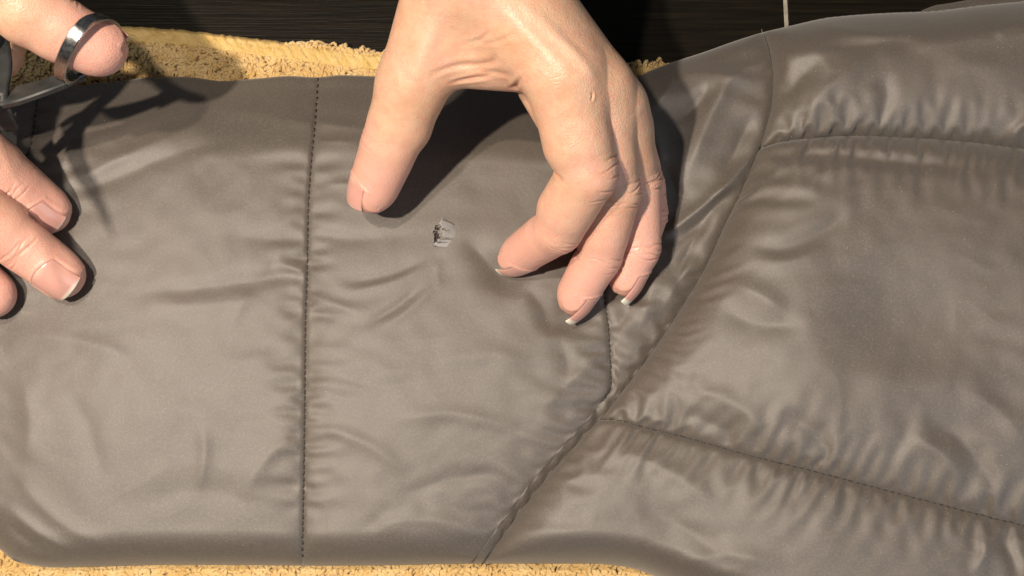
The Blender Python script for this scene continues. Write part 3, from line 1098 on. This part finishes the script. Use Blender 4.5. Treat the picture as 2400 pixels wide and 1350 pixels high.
def project(fn, v, it=3):
    for _ in range(it):
        f0 = fn(v); g_ = np.empty_like(v); e = 0.15
        for a in range(3):
            d = np.zeros(3); d[a] = e
            g_[:, a] = (fn(v + d) - fn(v - d)) / (2 * e)
        gl = np.linalg.norm(g_, axis=1) + 1e-6
        v = v - (np.clip(f0, -1, 1) / np.maximum(gl, 0.3) * 0.9)[:, None] * (g_ / gl[:, None])
    return v, g_ / gl[:, None]


def subdivide(v, q):
    e = np.sort(np.concatenate([q[:, [0, 1]], q[:, [1, 2]], q[:, [2, 3]], q[:, [3, 0]]]), 1)
    key = e[:, 0] * len(v) + e[:, 1]
    uq, inv = np.unique(key, return_inverse=True)
    ev = 0.5 * (v[uq // len(v)] + v[uq % len(v)])
    fc = v[q].mean(1)
    n0, n1 = len(v), len(v) + len(uq)
    m = len(q); ei = inv.reshape(4, m) + n0; fi = np.arange(m) + n1
    nq = np.concatenate([np.stack([q[:, k], ei[k], fi, ei[(k - 1) % 4]], 1) for k in range(4)])
    return np.concatenate([v, ev, fc]), nq


def mesh_normals(v, q):
    fn_ = np.cross(v[q[:, 2]] - v[q[:, 0]], v[q[:, 3]] - v[q[:, 1]])
    nn = np.zeros_like(v)
    for k in range(4):
        np.add.at(nn, q[:, k], fn_)
    return nn / (np.linalg.norm(nn, axis=1)[:, None] + 1e-12)


def build_hand(name, label, fingers, palm_fn, kpalm, creases, nails, lo, hi, vox, strokes=(), tint_extra=None, origin=None):
    def fn(p):
        out = None
        for fg in fingers:
            d = fg.f(p)
            out = d if out is None else smin(out, d, 0.35)
        return smin(palm_fn(p), out, kpalm)
    v, q = surface_nets(fn, np.array(lo, float), np.array(hi, float), vox)
    v, _ = project(fn, v, 2)
    v, q = subdivide(v, q)
    v, nrm = project(fn, v, 1)
    nrm = mesh_normals(v, q)
    if np.mean(np.sum(nrm * (v - v.mean(0)), 1)) < 0:
        q = q[:, ::-1]; nrm = -nrm
    disp = np.zeros(len(v)); tint = np.zeros((len(v), 3), np.float32)
    # skin creases
    for (fi, ji, along, dors, ang, half, depth, width, wig, red) in creases:
        fg = fingers[fi]
        i = min(ji, len(fg.ax) - 1)
        if along >= 0: axis = fg.ax[i]
        else: axis = fg.ax[max(ji - 1, 0)]
        if ji > 0 and ji < len(fg.J) - 1:
            mid = unit(fg.ax[ji - 1] + fg.ax[ji]); Dm = unit(fg.D[ji - 1] + fg.D[ji])
            wgt = min(abs(along) / 6.0, 1.0)
            axis = unit(mid * (1 - wgt) + axis * wgt)
        else:
            Dm = fg.D[i]
        c0 = fg.J[ji] + axis * along
        dd = unit(Dm - axis * (Dm @ axis)); ss = np.cross(axis, dd)
        r_ = fg.R[ji]
        qv = v - c0
        axd = qv @ axis; x_ = qv @ dd; y_ = qv @ ss
        rad = np.hypot(x_, y_)
        th = np.arctan2(y_, x_) - math.radians(ang)
        th = (th + math.pi) % (2 * math.pi) - math.pi
        m = (rad < 1.7 * r_) & (np.abs(axd) < 4 * width + abs(wig) + 3)
        if not m.any(): continue
        hf = math.radians(half)
        ph = 7.1 * fi + 3.3 * ji + 1.7 * along
        off = wig * (np.sin(2.3 * th[m] + ph) * 0.6 + 0.4 * np.sin(5.1 * th[m] + 2 * ph))
        win = smooth01(hf, hf * 0.45, np.abs(th[m]))
        ownf = smooth01(1.2, 0.2, fg.f(v[m]))
        g_ = np.exp(-((axd[m] - off) / width) ** 2) * win * ownf
        disp[m] -= depth * g_
        disp[m] += 0.12 * depth * np.exp(-((np.abs(axd[m] - off) - 2.0 * width) / (1.2 * width)) ** 2) * win * ownf
        tint[m, 1] = np.maximum(tint[m, 1], red * g_)
    # free creases: 3-D polylines
    for (pts, depth, width, red) in strokes:
        c = catmull(pts, 24)
        m = np.all((v > c.min(0) - 9) & (v < c.max(0) + 9), axis=1)
        vm = v[m]
        best = np.full(len(vm), 1e9); bt = np.zeros(len(vm))
        for k in range(len(c) - 1):
            a = c[k]; ab = c[k + 1] - a
            t = np.clip(((vm - a) @ ab) / (ab @ ab + 1e-9), 0, 1)
            # distance measured in the view-facing plane so that strokes lie on the surface
            qd = vm - a - t[:, None] * ab
            n_ = nrm[m]
            qd = qd - (qd * n_).sum(1)[:, None] * n_ * 0.92
            d = np.linalg.norm(qd, axis=1)
            s_ = d < best; best[s_] = d[s_]; bt[s_] = (k + t[s_]) / (len(c) - 1)
        e = np.sin(np.clip(bt, 0.02, 0.98) * math.pi) ** 0.5
        g_ = np.exp(-(best / width) ** 2) * e
        disp[m] -= depth * g_
        disp[m] += 0.4 * abs(depth) * np.exp(-((best - 2.0 * width) / (1.1 * width)) ** 2) * e * (1 if depth > 0 else 0)
        if red >= 0: tint[m, 1] = np.maximum(tint[m, 1], red * g_)
        else: tint[m, 2] = np.maximum(tint[m, 2], -red * g_)
    # nail beds and folds
    nail_parts = []
    for (fi, l0, l1, halfang, free, curve) in nails:
        fg = fingers[fi]
        A, B = fg.J[-2], fg.J[-1]; ax, D, Sd = fg.ax[-1], fg.D[-1], fg.S[-1]
        Lr = np.linalg.norm(B - A); r_ = fg.R[-1]
        c = B
        qv = v - c
        l = qv @ ax; x_ = qv @ D; y_ = qv @ Sd
        m = (np.hypot(x_, y_) < 1.6 * r_) & (l > l0 - 6) & (l < l1 + 6) & (x_ > -0.3 * r_)
        y_n = y_[m] / (halfang * r_)           # -1..1 across nail
        lm = l[m]
        base = l0 + 1.6 * np.clip(np.abs(y_n), 0, 1.3) ** 2
        # signed distance to nail outline (mm, + inside)
        ins_ = np.minimum(lm - base, (1 - np.abs(y_n)) * halfang * r_)
        bed = smooth01(-0.15, 0.35, ins_)
        ring = np.exp(-((ins_ + 0.55) / 0.6) ** 2) * smooth01(l1 + 1, l1 - 2.0, lm)
        disp[m] += -0.30 * bed + 0.32 * ring
        tint[m, 1] = np.maximum(tint[m, 1], 0.22 * np.exp(-((ins_ - 0.05) / 0.28) ** 2) * smooth01(l1 + 1, l1 - 1.5, lm))
        # plate
        nl, na = 16, 13
        y_s = np.linspace(-1, 1, na) * halfang * r_ * 0.985
        # height of the skin above the axis along the nail, sampled by marching
        def height(lv, yv):
            o_ = c + ax * lv + Sd * yv
            lo_, hi_ = 0.0, 1.9 * r_
            for _ in range(22):
                mid = 0.5 * (lo_ + hi_)
                if fg.f((o_ + D * mid)[None])[0] < 0: lo_ = mid
                else: hi_ = mid
            return lo_
        pv = []; tn = []
        yn_ = np.linspace(-1, 1, na)
        prof = [(height(l0 + 2.0, y), height(0.35 * l0 + 0.65 * (l1 - 3), y)) for y in y_s]
        top = l1 + free
        hc = (height(l0 + 2.0, 0.0), height(0.35 * l0 + 0.65 * (l1 - 3), 0.0))
        for a in range(nl + 1):
            for j in range(na):
                st = l0 + 1.6 * yn_[j] ** 2 - 0.4
                en = top - (0.9 + 0.6 * free * 0.3) * abs(yn_[j]) ** 2.4
                lv = st + (en - st) * a / nl
                la, lb = l0 + 2.0, 0.35 * l0 + 0.65 * (l1 - 3)
                k0, k1 = prof[j]
                # rigid plate: its cross-section arches a little more than the skin
                k0 = max(k0, hc[0] - 2.6 * abs(yn_[j]) ** 2.2); k1 = max(k1, hc[1] - 3.0 * abs(yn_[j]) ** 2.2)
                t_ = (lv - la) / (lb - la)
                hh = k0 + (k1 - k0) * t_ - curve * max(lv - lb, 0) ** 2 * 0.03
                pv.append(c + ax * lv + Sd * y_s[j] * (1 - 0.04 * (a / nl)) + D * (hh - 0.12 - 0.35 * (a == 0)))
                fe = smooth01(l1 - 0.2 - 0.5 * yn_[j] ** 2, l1 + 0.15 - 0.5 * yn_[j] ** 2, lv)
                lun = max(0, 1 - ((lv - l0) / 2.6) ** 2 - (yn_[j] / 0.6) ** 2) if lv > l0 else 0
                tn.append((float(fe), 0.8 * lun, 0))
        pf = [(a * na + j, a * na + j + 1, (a + 1) * na + j + 1, (a + 1) * na + j) for a in range(nl) for j in range(na - 1)]
        nail_parts.append((np.array(pv), pf, np.array(tn, np.float32)))
        # pinkness toward the fingertip
    for fg in fingers:
        n = len(fg.J) - 1
        dt = np.linalg.norm(v - fg.J[-1], axis=1)
        tint[:, 0] = np.maximum(tint[:, 0], 0.75 * smooth01(34 if fg.thumb else 58, 8, dt) * smooth01(2.5, 0.5, fg.f(v)))
        for i in range(1, n):
            kd = np.linalg.norm(v - (fg.J[i] + unit(fg.D[i - 1] + fg.D[i]) * fg.R[i]), axis=1)
            tint[:, 0] = np.maximum(tint[:, 0], 0.6 * smooth01(11, 2, kd))
    v = v + nrm * disp[:, None]
    root = empty(name, origin if origin is not None else tuple(fingers[0].J[-1] / 1000))
    o = quad_mesh_obj("skin", v / 1000, q, M_SKIN, root)
    color_attr(o, "tint", np.clip(tint, 0, 1))
    for pv, pf, tn in nail_parts:
        no = mesh_obj("fingernail", pv / 1000, pf, M_NAIL, root)
        color_attr(no, "tint", tn)
        sm = no.modifiers.new("thickness", 'SOLIDIFY'); sm.thickness = 0.00045; sm.offset = 0
        ss = no.modifiers.new("smooth", 'SUBSURF'); ss.levels = 1; ss.render_levels = 1
    tag(root, label, "hand")
    return root


def finger_creases(fi, n, dorsal=True, strong=1.0, seed=0):
    """transverse skin lines at the two upper joints"""
    r = np.random.RandomState(50 + fi + seed)
    out = []
    js = range(1, n)
    for ji in js:
        big = (ji == 1)
        for a in ((-4.2, -2.2, -0.5, 1.2, 3.0) if big else (-2.4, -0.9, 0.6, 2.0)):
            out.append((fi, ji, a + 0.4 * r.randn(), 1, 12 * r.randn(), 66 + 9 * r.randn(), (0.46 if big else 0.30) * strong * (0.6 + 0.7 * r.rand()), 0.34, 0.7, 0.30))
        # palm-side flexion crease
        out.append((fi, ji, 0.0, -1, 180, 46, 0.9 if big else 0.8, 0.55, 0.25, 0.55))
        out.append((fi, ji, 1.7, -1, 180 + 10 * r.randn(), 70, 0.28, 0.4, 0.4, 0.25))
        for k in range(3):   # short slanting side wrinkles
            out.append((fi, ji, r.uniform(-3, 3), 1, r.choice([-95, 95]) + 12 * r.randn(), 34, 0.16, 0.3, 0.9, 0.15))
    return out


def JJ(*pts):
    return [Pm(u, w, z) for (u, w, z) in pts]


# ---- the hand that holds the sleeve down
za = [jz(1195, 625), jz(1338, 725), jz(1468, 672), jz(1540, 550)]
HN = (0.06, 0.20, -0.97)
A_index = Finger(JJ((1322, 182, 93), (1379, 408, 80), (1308, 538, 62), (1212, 605, za[0] + 8.0)), [12.0, 10.0, 8.7, 6.9], side_hint=HN, tip_up=0.34)
A_mid = Finger(JJ((1400, 208, 84), (1441, 452, 64), (1405, 602, 50), (1352, 698, za[1] + 7.8)), [10.8, 9.1, 8.1, 7.0], side_hint=HN, tip_up=0.16)
A_ring = Finger(JJ((1440, 250, 75), (1492, 428, 53), (1500, 580, 45), (1470, 655, za[2] + 7.4)), [10.2, 8.6, 7.6, 6.5], side_hint=HN, tip_up=0.16)
A_pink = Finger(JJ((1462, 300, 65), (1508, 432, 46), (1520, 500, 41), (1514, 545, za[3] + 6.8)), [9.0, 7.6, 6.9, 5.9], side_hint=HN)
A_thumb = Finger(JJ((968, 190, 76), (913, 338, 63), (868, 446, 52)), [11.4, 10.2, 8.6], twist=math.radians(-14), side_hint=(0.35, -0.1, 0.9), thumb=True)
A_f = [A_index, A_mid, A_ring, A_pink, A_thumb]
PA = lambda u, w, z: Pm(u, w, z)


def palm_A(p):
    prs = [(PA(1120, -90, 100), PA(1322, 182, 93), 17, 12.4), (PA(1160, -90, 96), PA(1400, 208, 84), 15, 11),
           (PA(1165, -60, 86), PA(1440, 250, 75), 14, 10.4), (PA(1170, -40, 76), PA(1462, 300, 65), 13, 9.2),
           (PA(1085, -70, 97), PA(968, 190, 76), 17.5, 11.6),
           (PA(1130, -90, 98), PA(1130, -700, 120), 22, 29)]
    out = None
    for a, b_, r1, r2 in prs:
        d = cone(p, a, b_, r1, r2)
        out = d if out is None else smin(out, d, 7.0)
    # web of the thumb and first interosseous muscle
    w = cone(p, PA(1030, 132, 82), PA(1225, 138, 84), 10.0, 11.0)
    w = smin(w, cone(p, PA(1090, 40, 88), PA(1200, 70, 90), 12, 13), 6)
    w = smin(w, cone(p, PA(1150, 40, 74), PA(1290, 120, 72), 14, 13), 8)
    w = smin(w, cone(p, PA(1268, 205, 74), PA(1312, 300, 70), 8.0, 6.5), 2.5)
    return smin(out, w, 6.0)


crA = []
for i in range(4):
    crA += finger_creases(i, 3)
crA += [(4, 1, a, 1, 0, 50, 0.14, 0.45, 0.8, 0.12) for a in (-2.6, -0.6, 1.6)]
nailsA = [(0, -5.0, 6.6, 0.80, 2.1, 1.0), (1, -5.2, 6.6, 0.82, 2.6, 1.0), (2, -5.0, 6.2, 0.82, 2.4, 1.0), (3, -4.5, 5.4, 0.80, 1.4, 1.0), (4, -4.0, 6.4, 0.80, 0.1, 1.0)]
strA = [
    ([PA(1015, 185, 92), PA(1075, 165, 94), PA(1135, 158, 95), PA(1175, 120, 98)], 0.55, 1.1, 0.35),
    ([PA(1060, 205, 86), PA(1105, 188, 88), PA(1142, 184, 90)], 0.6, 0.9, 0.5),
    ([PA(1090, 165, 92), PA(1160, 172, 92), PA(1225, 148, 95)], 0.28, 1.2, 0.15),
    ([PA(1200, 205, 86), PA(1225, 180, 90), PA(1260, 160, 96)], 1.0, 0.9, 0.5),
    ([PA(1240, 225, 88), PA(1262, 250, 88), PA(1272, 290, 84)], 0.8, 1.0, 0.4),
    ([PA(1130, 100, 99), PA(1180, 85, 101), PA(1230, 70, 103)], 0.25, 0.7, 0.1),
    ([PA(1090, 110, 98), PA(1130, 90, 100), PA(1165, 60, 102)], 0.3, 0.8, 0.1),
    ([PA(1180, 20, 112), PA(1260, 100, 108), PA(1330, 170, 104)], -0.9, 2.6, -0.5),
    ([PA(1215, 10, 110), PA(1310, 90, 108), PA(1400, 190, 103)], -0.9, 2.4, -0.4),
    ([PA(1010, 60, 110), PA(985, 130, 98), PA(965, 200, 92)], -0.7, 3.2, -0.5),
    ([PA(1395, 220, 102), PA(1402, 228, 102), PA(1400, 236, 102)], 0.6, 0.5, 0.4),
]
loA = np.minimum.reduce([Pm(780, 780, 25), Pm(780, 800, 130)]); hiA = Pm(1650, -330, 140)
lo_ = np.array([Pm(800, 600, 60)[0] - 12, Pm(1300, 780, 30)[1], 26.0])
hi_ = np.array([Pm(1600, 400, 45)[0] + 4, Pm(1100, -260, 100)[1], 136.0])
build_hand("hand", "bare left hand with curled fingers pressing the sleeve beside the rip", A_f, palm_A, 5.0, crA, nailsA, lo_, hi_, 0.74, strA)

# ---- the hand that holds the scissors
zb_ = [jz(115, 495), jz(150, 640), jz(0, 700)]
B_index = Finger(JJ((-260, 225, 96), (-100, 328, 68), (28, 430, 50), (112, 497, zb_[0] + 8.6)), [11.5, 10.4, 9.8, 8.4], back=(-0.1, -0.62, 0.78))
B_mid = Finger(JJ((-280, 340, 94), (-110, 455, 66), (50, 572, 49), (146, 648, zb_[1] + 8.4)), [11.5, 10.2, 9.4, 8.2], back=(-0.1, -0.5, 0.86))
B_ring = Finger(JJ((-300, 440, 86), (-190, 550, 62), (-85, 636, 47), (-18, 692, zb_[2] + 8.4)), [11.0, 9.8, 9.0, 8.2], back=(-0.1, -0.36, 0.92))
B_pink = Finger(JJ((-320, 540, 76), (-250, 640, 58), (-190, 700, 50), (-140, 740, 40)), [9.5, 8.2, 7.4, 6.6])
B_thumb = Finger(JJ((-40, -70, 104), (128, 62, 94), (236, 112, 86)), [12.5, 10.8, 9.3], back=(0.3, 0.8, -0.5), thumb=True)
B_f = [B_index, B_mid, B_ring, B_pink, B_thumb]


def palm_B(p):
    prs = [(PA(-520, 40, 100), PA(-260, 225, 96), 17, 12), (PA(-540, 90, 98), PA(-280, 340, 94), 17, 12), (PA(-560, 140, 92), PA(-300, 440, 86), 16, 11.5),
           (PA(-570, 190, 84), PA(-320, 540, 76), 14, 10), (PA(-430, -60, 104), PA(-40, -70, 104), 18, 13), (PA(-540, 60, 98), PA(-1000, -160, 110), 22, 28),
           (PA(-150, 30, 84), PA(-290, 150, 84), 15, 14), (PA(-22, 118, 72), PA(-220, 120, 80), 11, 13)]
    out = None
    for a, b_, r1, r2 in prs:
        d = cone(p, a, b_, r1, r2)
        out = d if out is None else smin(out, d, 7.0)
    return out


crB = []
for i in range(3):
    crB += finger_creases(i, 3, seed=9)
crB += [(4, 1, a, 1, 20, 70, 0.25, 0.42, 0.9, 0.2) for a in (-6.0, -3.6, -1.4, 0.8, 2.6)]
nailsB = [(0, -7.2, 4.8, 0.78, 0.7, 1.0), (1, -7.4, 5.2, 0.80, 0.9, 1.0), (4, -5.5, 7.0, 0.80, 0.1, 1.0)]
lo_ = np.array([Pm(-560, 300, 60)[0] - 15, Pm(0, 800, 40)[1], 26.0])
hi_ = np.array([Pm(310, 300, 80)[0] + 6, Pm(0, -220, 100)[1], 134.0])
build_hand("hand", "bare right hand with its thumb through the ring of a pair of scissors", B_f, palm_B, 6.0, crB, nailsB, lo_, hi_, 0.95)

# ------------------------------------------------------------------ scissors
sc_root = empty("scissors", tuple(P(5, 236, 0.074)))
tag(sc_root, "small steel scissors held by the thumb", "scissors")


def band(name, pts, wdir, width, thick, mat, closed=False, n=72, taper=None, parent=None):
    """flat metal bar swept along points (mm); wdir = direction(s) of its width"""
    p = np.array(pts, float)
    if closed:
        p = np.vstack([p[-1], p, p[0], p[1]])
        k = len(pts); t = np.linspace(0, k, n, endpoint=False)
        i = t.astype(int); f = (t - i)[:, None]
        a, b_, c, d = p[i], p[i + 1], p[(i + 2)], p[np.minimum(i + 3, len(p) - 1)]
        c_ = 0.5 * ((2 * b_) + (-a + c) * f + (2 * a - 5 * b_ + 4 * c - d) * f ** 2 + (-a + 3 * b_ - 3 * c + d) * f ** 3)
        tan = np.roll(c_, -1, 0) - np.roll(c_, 1, 0)
    else:
        c_ = catmull(pts, n); tan = np.gradient(c_, axis=0)
    tan /= np.linalg.norm(tan, axis=1)[:, None]
    w = np.array(wdir, float)
    if w.ndim == 1: w = np.repeat(w[None], n, 0)
    w = w - (w * tan).sum(1)[:, None] * tan; w /= np.linalg.norm(w, axis=1)[:, None]
    nn = np.cross(tan, w)
    tp = np.ones(n) if taper is None else np.interp(np.linspace(0, 1, n), *taper)
    prof = [(-1, -0.6), (-0.85, -1), (0.85, -1), (1, -0.6), (1, 0.6), (0.85, 1), (-0.85, 1), (-1, 0.6)]
    V_ = []; F_ = []
    for a in range(n):
        for (x, y) in prof:
            V_.append(c_[a] + w[a] * x * width / 2 * tp[a] + nn[a] * y * thick / 2)
    m = len(prof)
    for a in range(n if closed else n - 1):
        for k in range(m):
            a2 = (a + 1) % n; k2 = (k + 1) % m
            F_.append((a * m + k, a * m + k2, a2 * m + k2, a2 * m + k))
    if not closed:
        F_.append(tuple(range(m))[::-1]); F_.append(tuple((n - 1) * m + k for k in range(m)))
    o = mesh_obj(name, np.array(V_) / 1000, F_, mat, parent or sc_root, smooth=True)
    es = o.modifiers.new("edges", 'EDGE_SPLIT'); es.split_angle = math.radians(35)
    return o


tdir = unit(B_thumb.ax[-1] * 0.9 + np.array([0.1, -0.1, 0.35]))
ring_pts = [PA(152, 188, 82), PA(141, 172, 88), PA(152, 128, 97), PA(178, 80, 101.5), PA(208, 49, 100), PA(244, 42, 94), PA(268, 62, 86), PA(258, 104, 74), PA(222, 142, 71), PA(182, 172, 75)]
piv = PA(2, 232, 74)
zdir = np.array([0.1, 0.45, 1.0])
half_a = band("shank", [PA(196, 172, 75), PA(120, 200, 77), PA(50, 222, 76), piv, PA(-40, 262, 74)], np.cross(zdir, unit(piv - PA(190, 172, 75))), 7.5, 2.6, M_STEELD, taper=([0, 0.15, 0.7, 1], [0.6, 0.75, 1.1, 1.1]))
half_b = band("shank", [PA(-6, 80, 92), PA(4, 150, 84), piv + np.array([0, 0, 2.2]), PA(22, 300, 66)], np.array([1, 0.2, 0.2]), 6.5, 2.2, M_STEELD)
band("finger_ring", ring_pts, tdir, 4.2, 1.5, M_STEEL, closed=True, parent=half_a)
band("finger_ring", [PA(-6 + 62 * math.cos(a) - 66, 30 + 80 * math.sin(a), 94 + 6 * math.cos(a)) for a in np.linspace(0, 2 * math.pi, 10, endpoint=False)], (0, 0, 1), 5.0, 1.7, M_STEEL, closed=True, parent=half_b)
# blades: one runs down under the index finger, the other is swung out to the side
band("blade", [PA(18, 262, 71), PA(22, 330, 58), PA(20, 410, 48), PA(10, 470, 42)], np.array([1, 0.1, 0.3]), 5.6, 1.3, M_STEELD, taper=([0, 0.4, 1], [1, 0.9, 0.1]), parent=half_b)
band("blade", [PA(-20, 255, 76), PA(-85, 330, 100), PA(-150, 405, 124), PA(-205, 468, 140)], np.array([1, 0.6, 0.0]), 6.5, 1.3, M_STEELD, taper=([0, 0.4, 1], [1, 0.85, 0.08]), parent=half_a)
S = Soup()
S.tube(np.array([piv + zdir * 1.0, piv + zdir * 3.6, piv + zdir * 4.0]) / 1000, [0.0027, 0.0027, 0.0019], 18)
o = mesh_obj("pivot_screw", S.v, S.f, M_STEEL, sc_root)
o.modifiers.new("edges", 'EDGE_SPLIT').split_angle = math.radians(35)
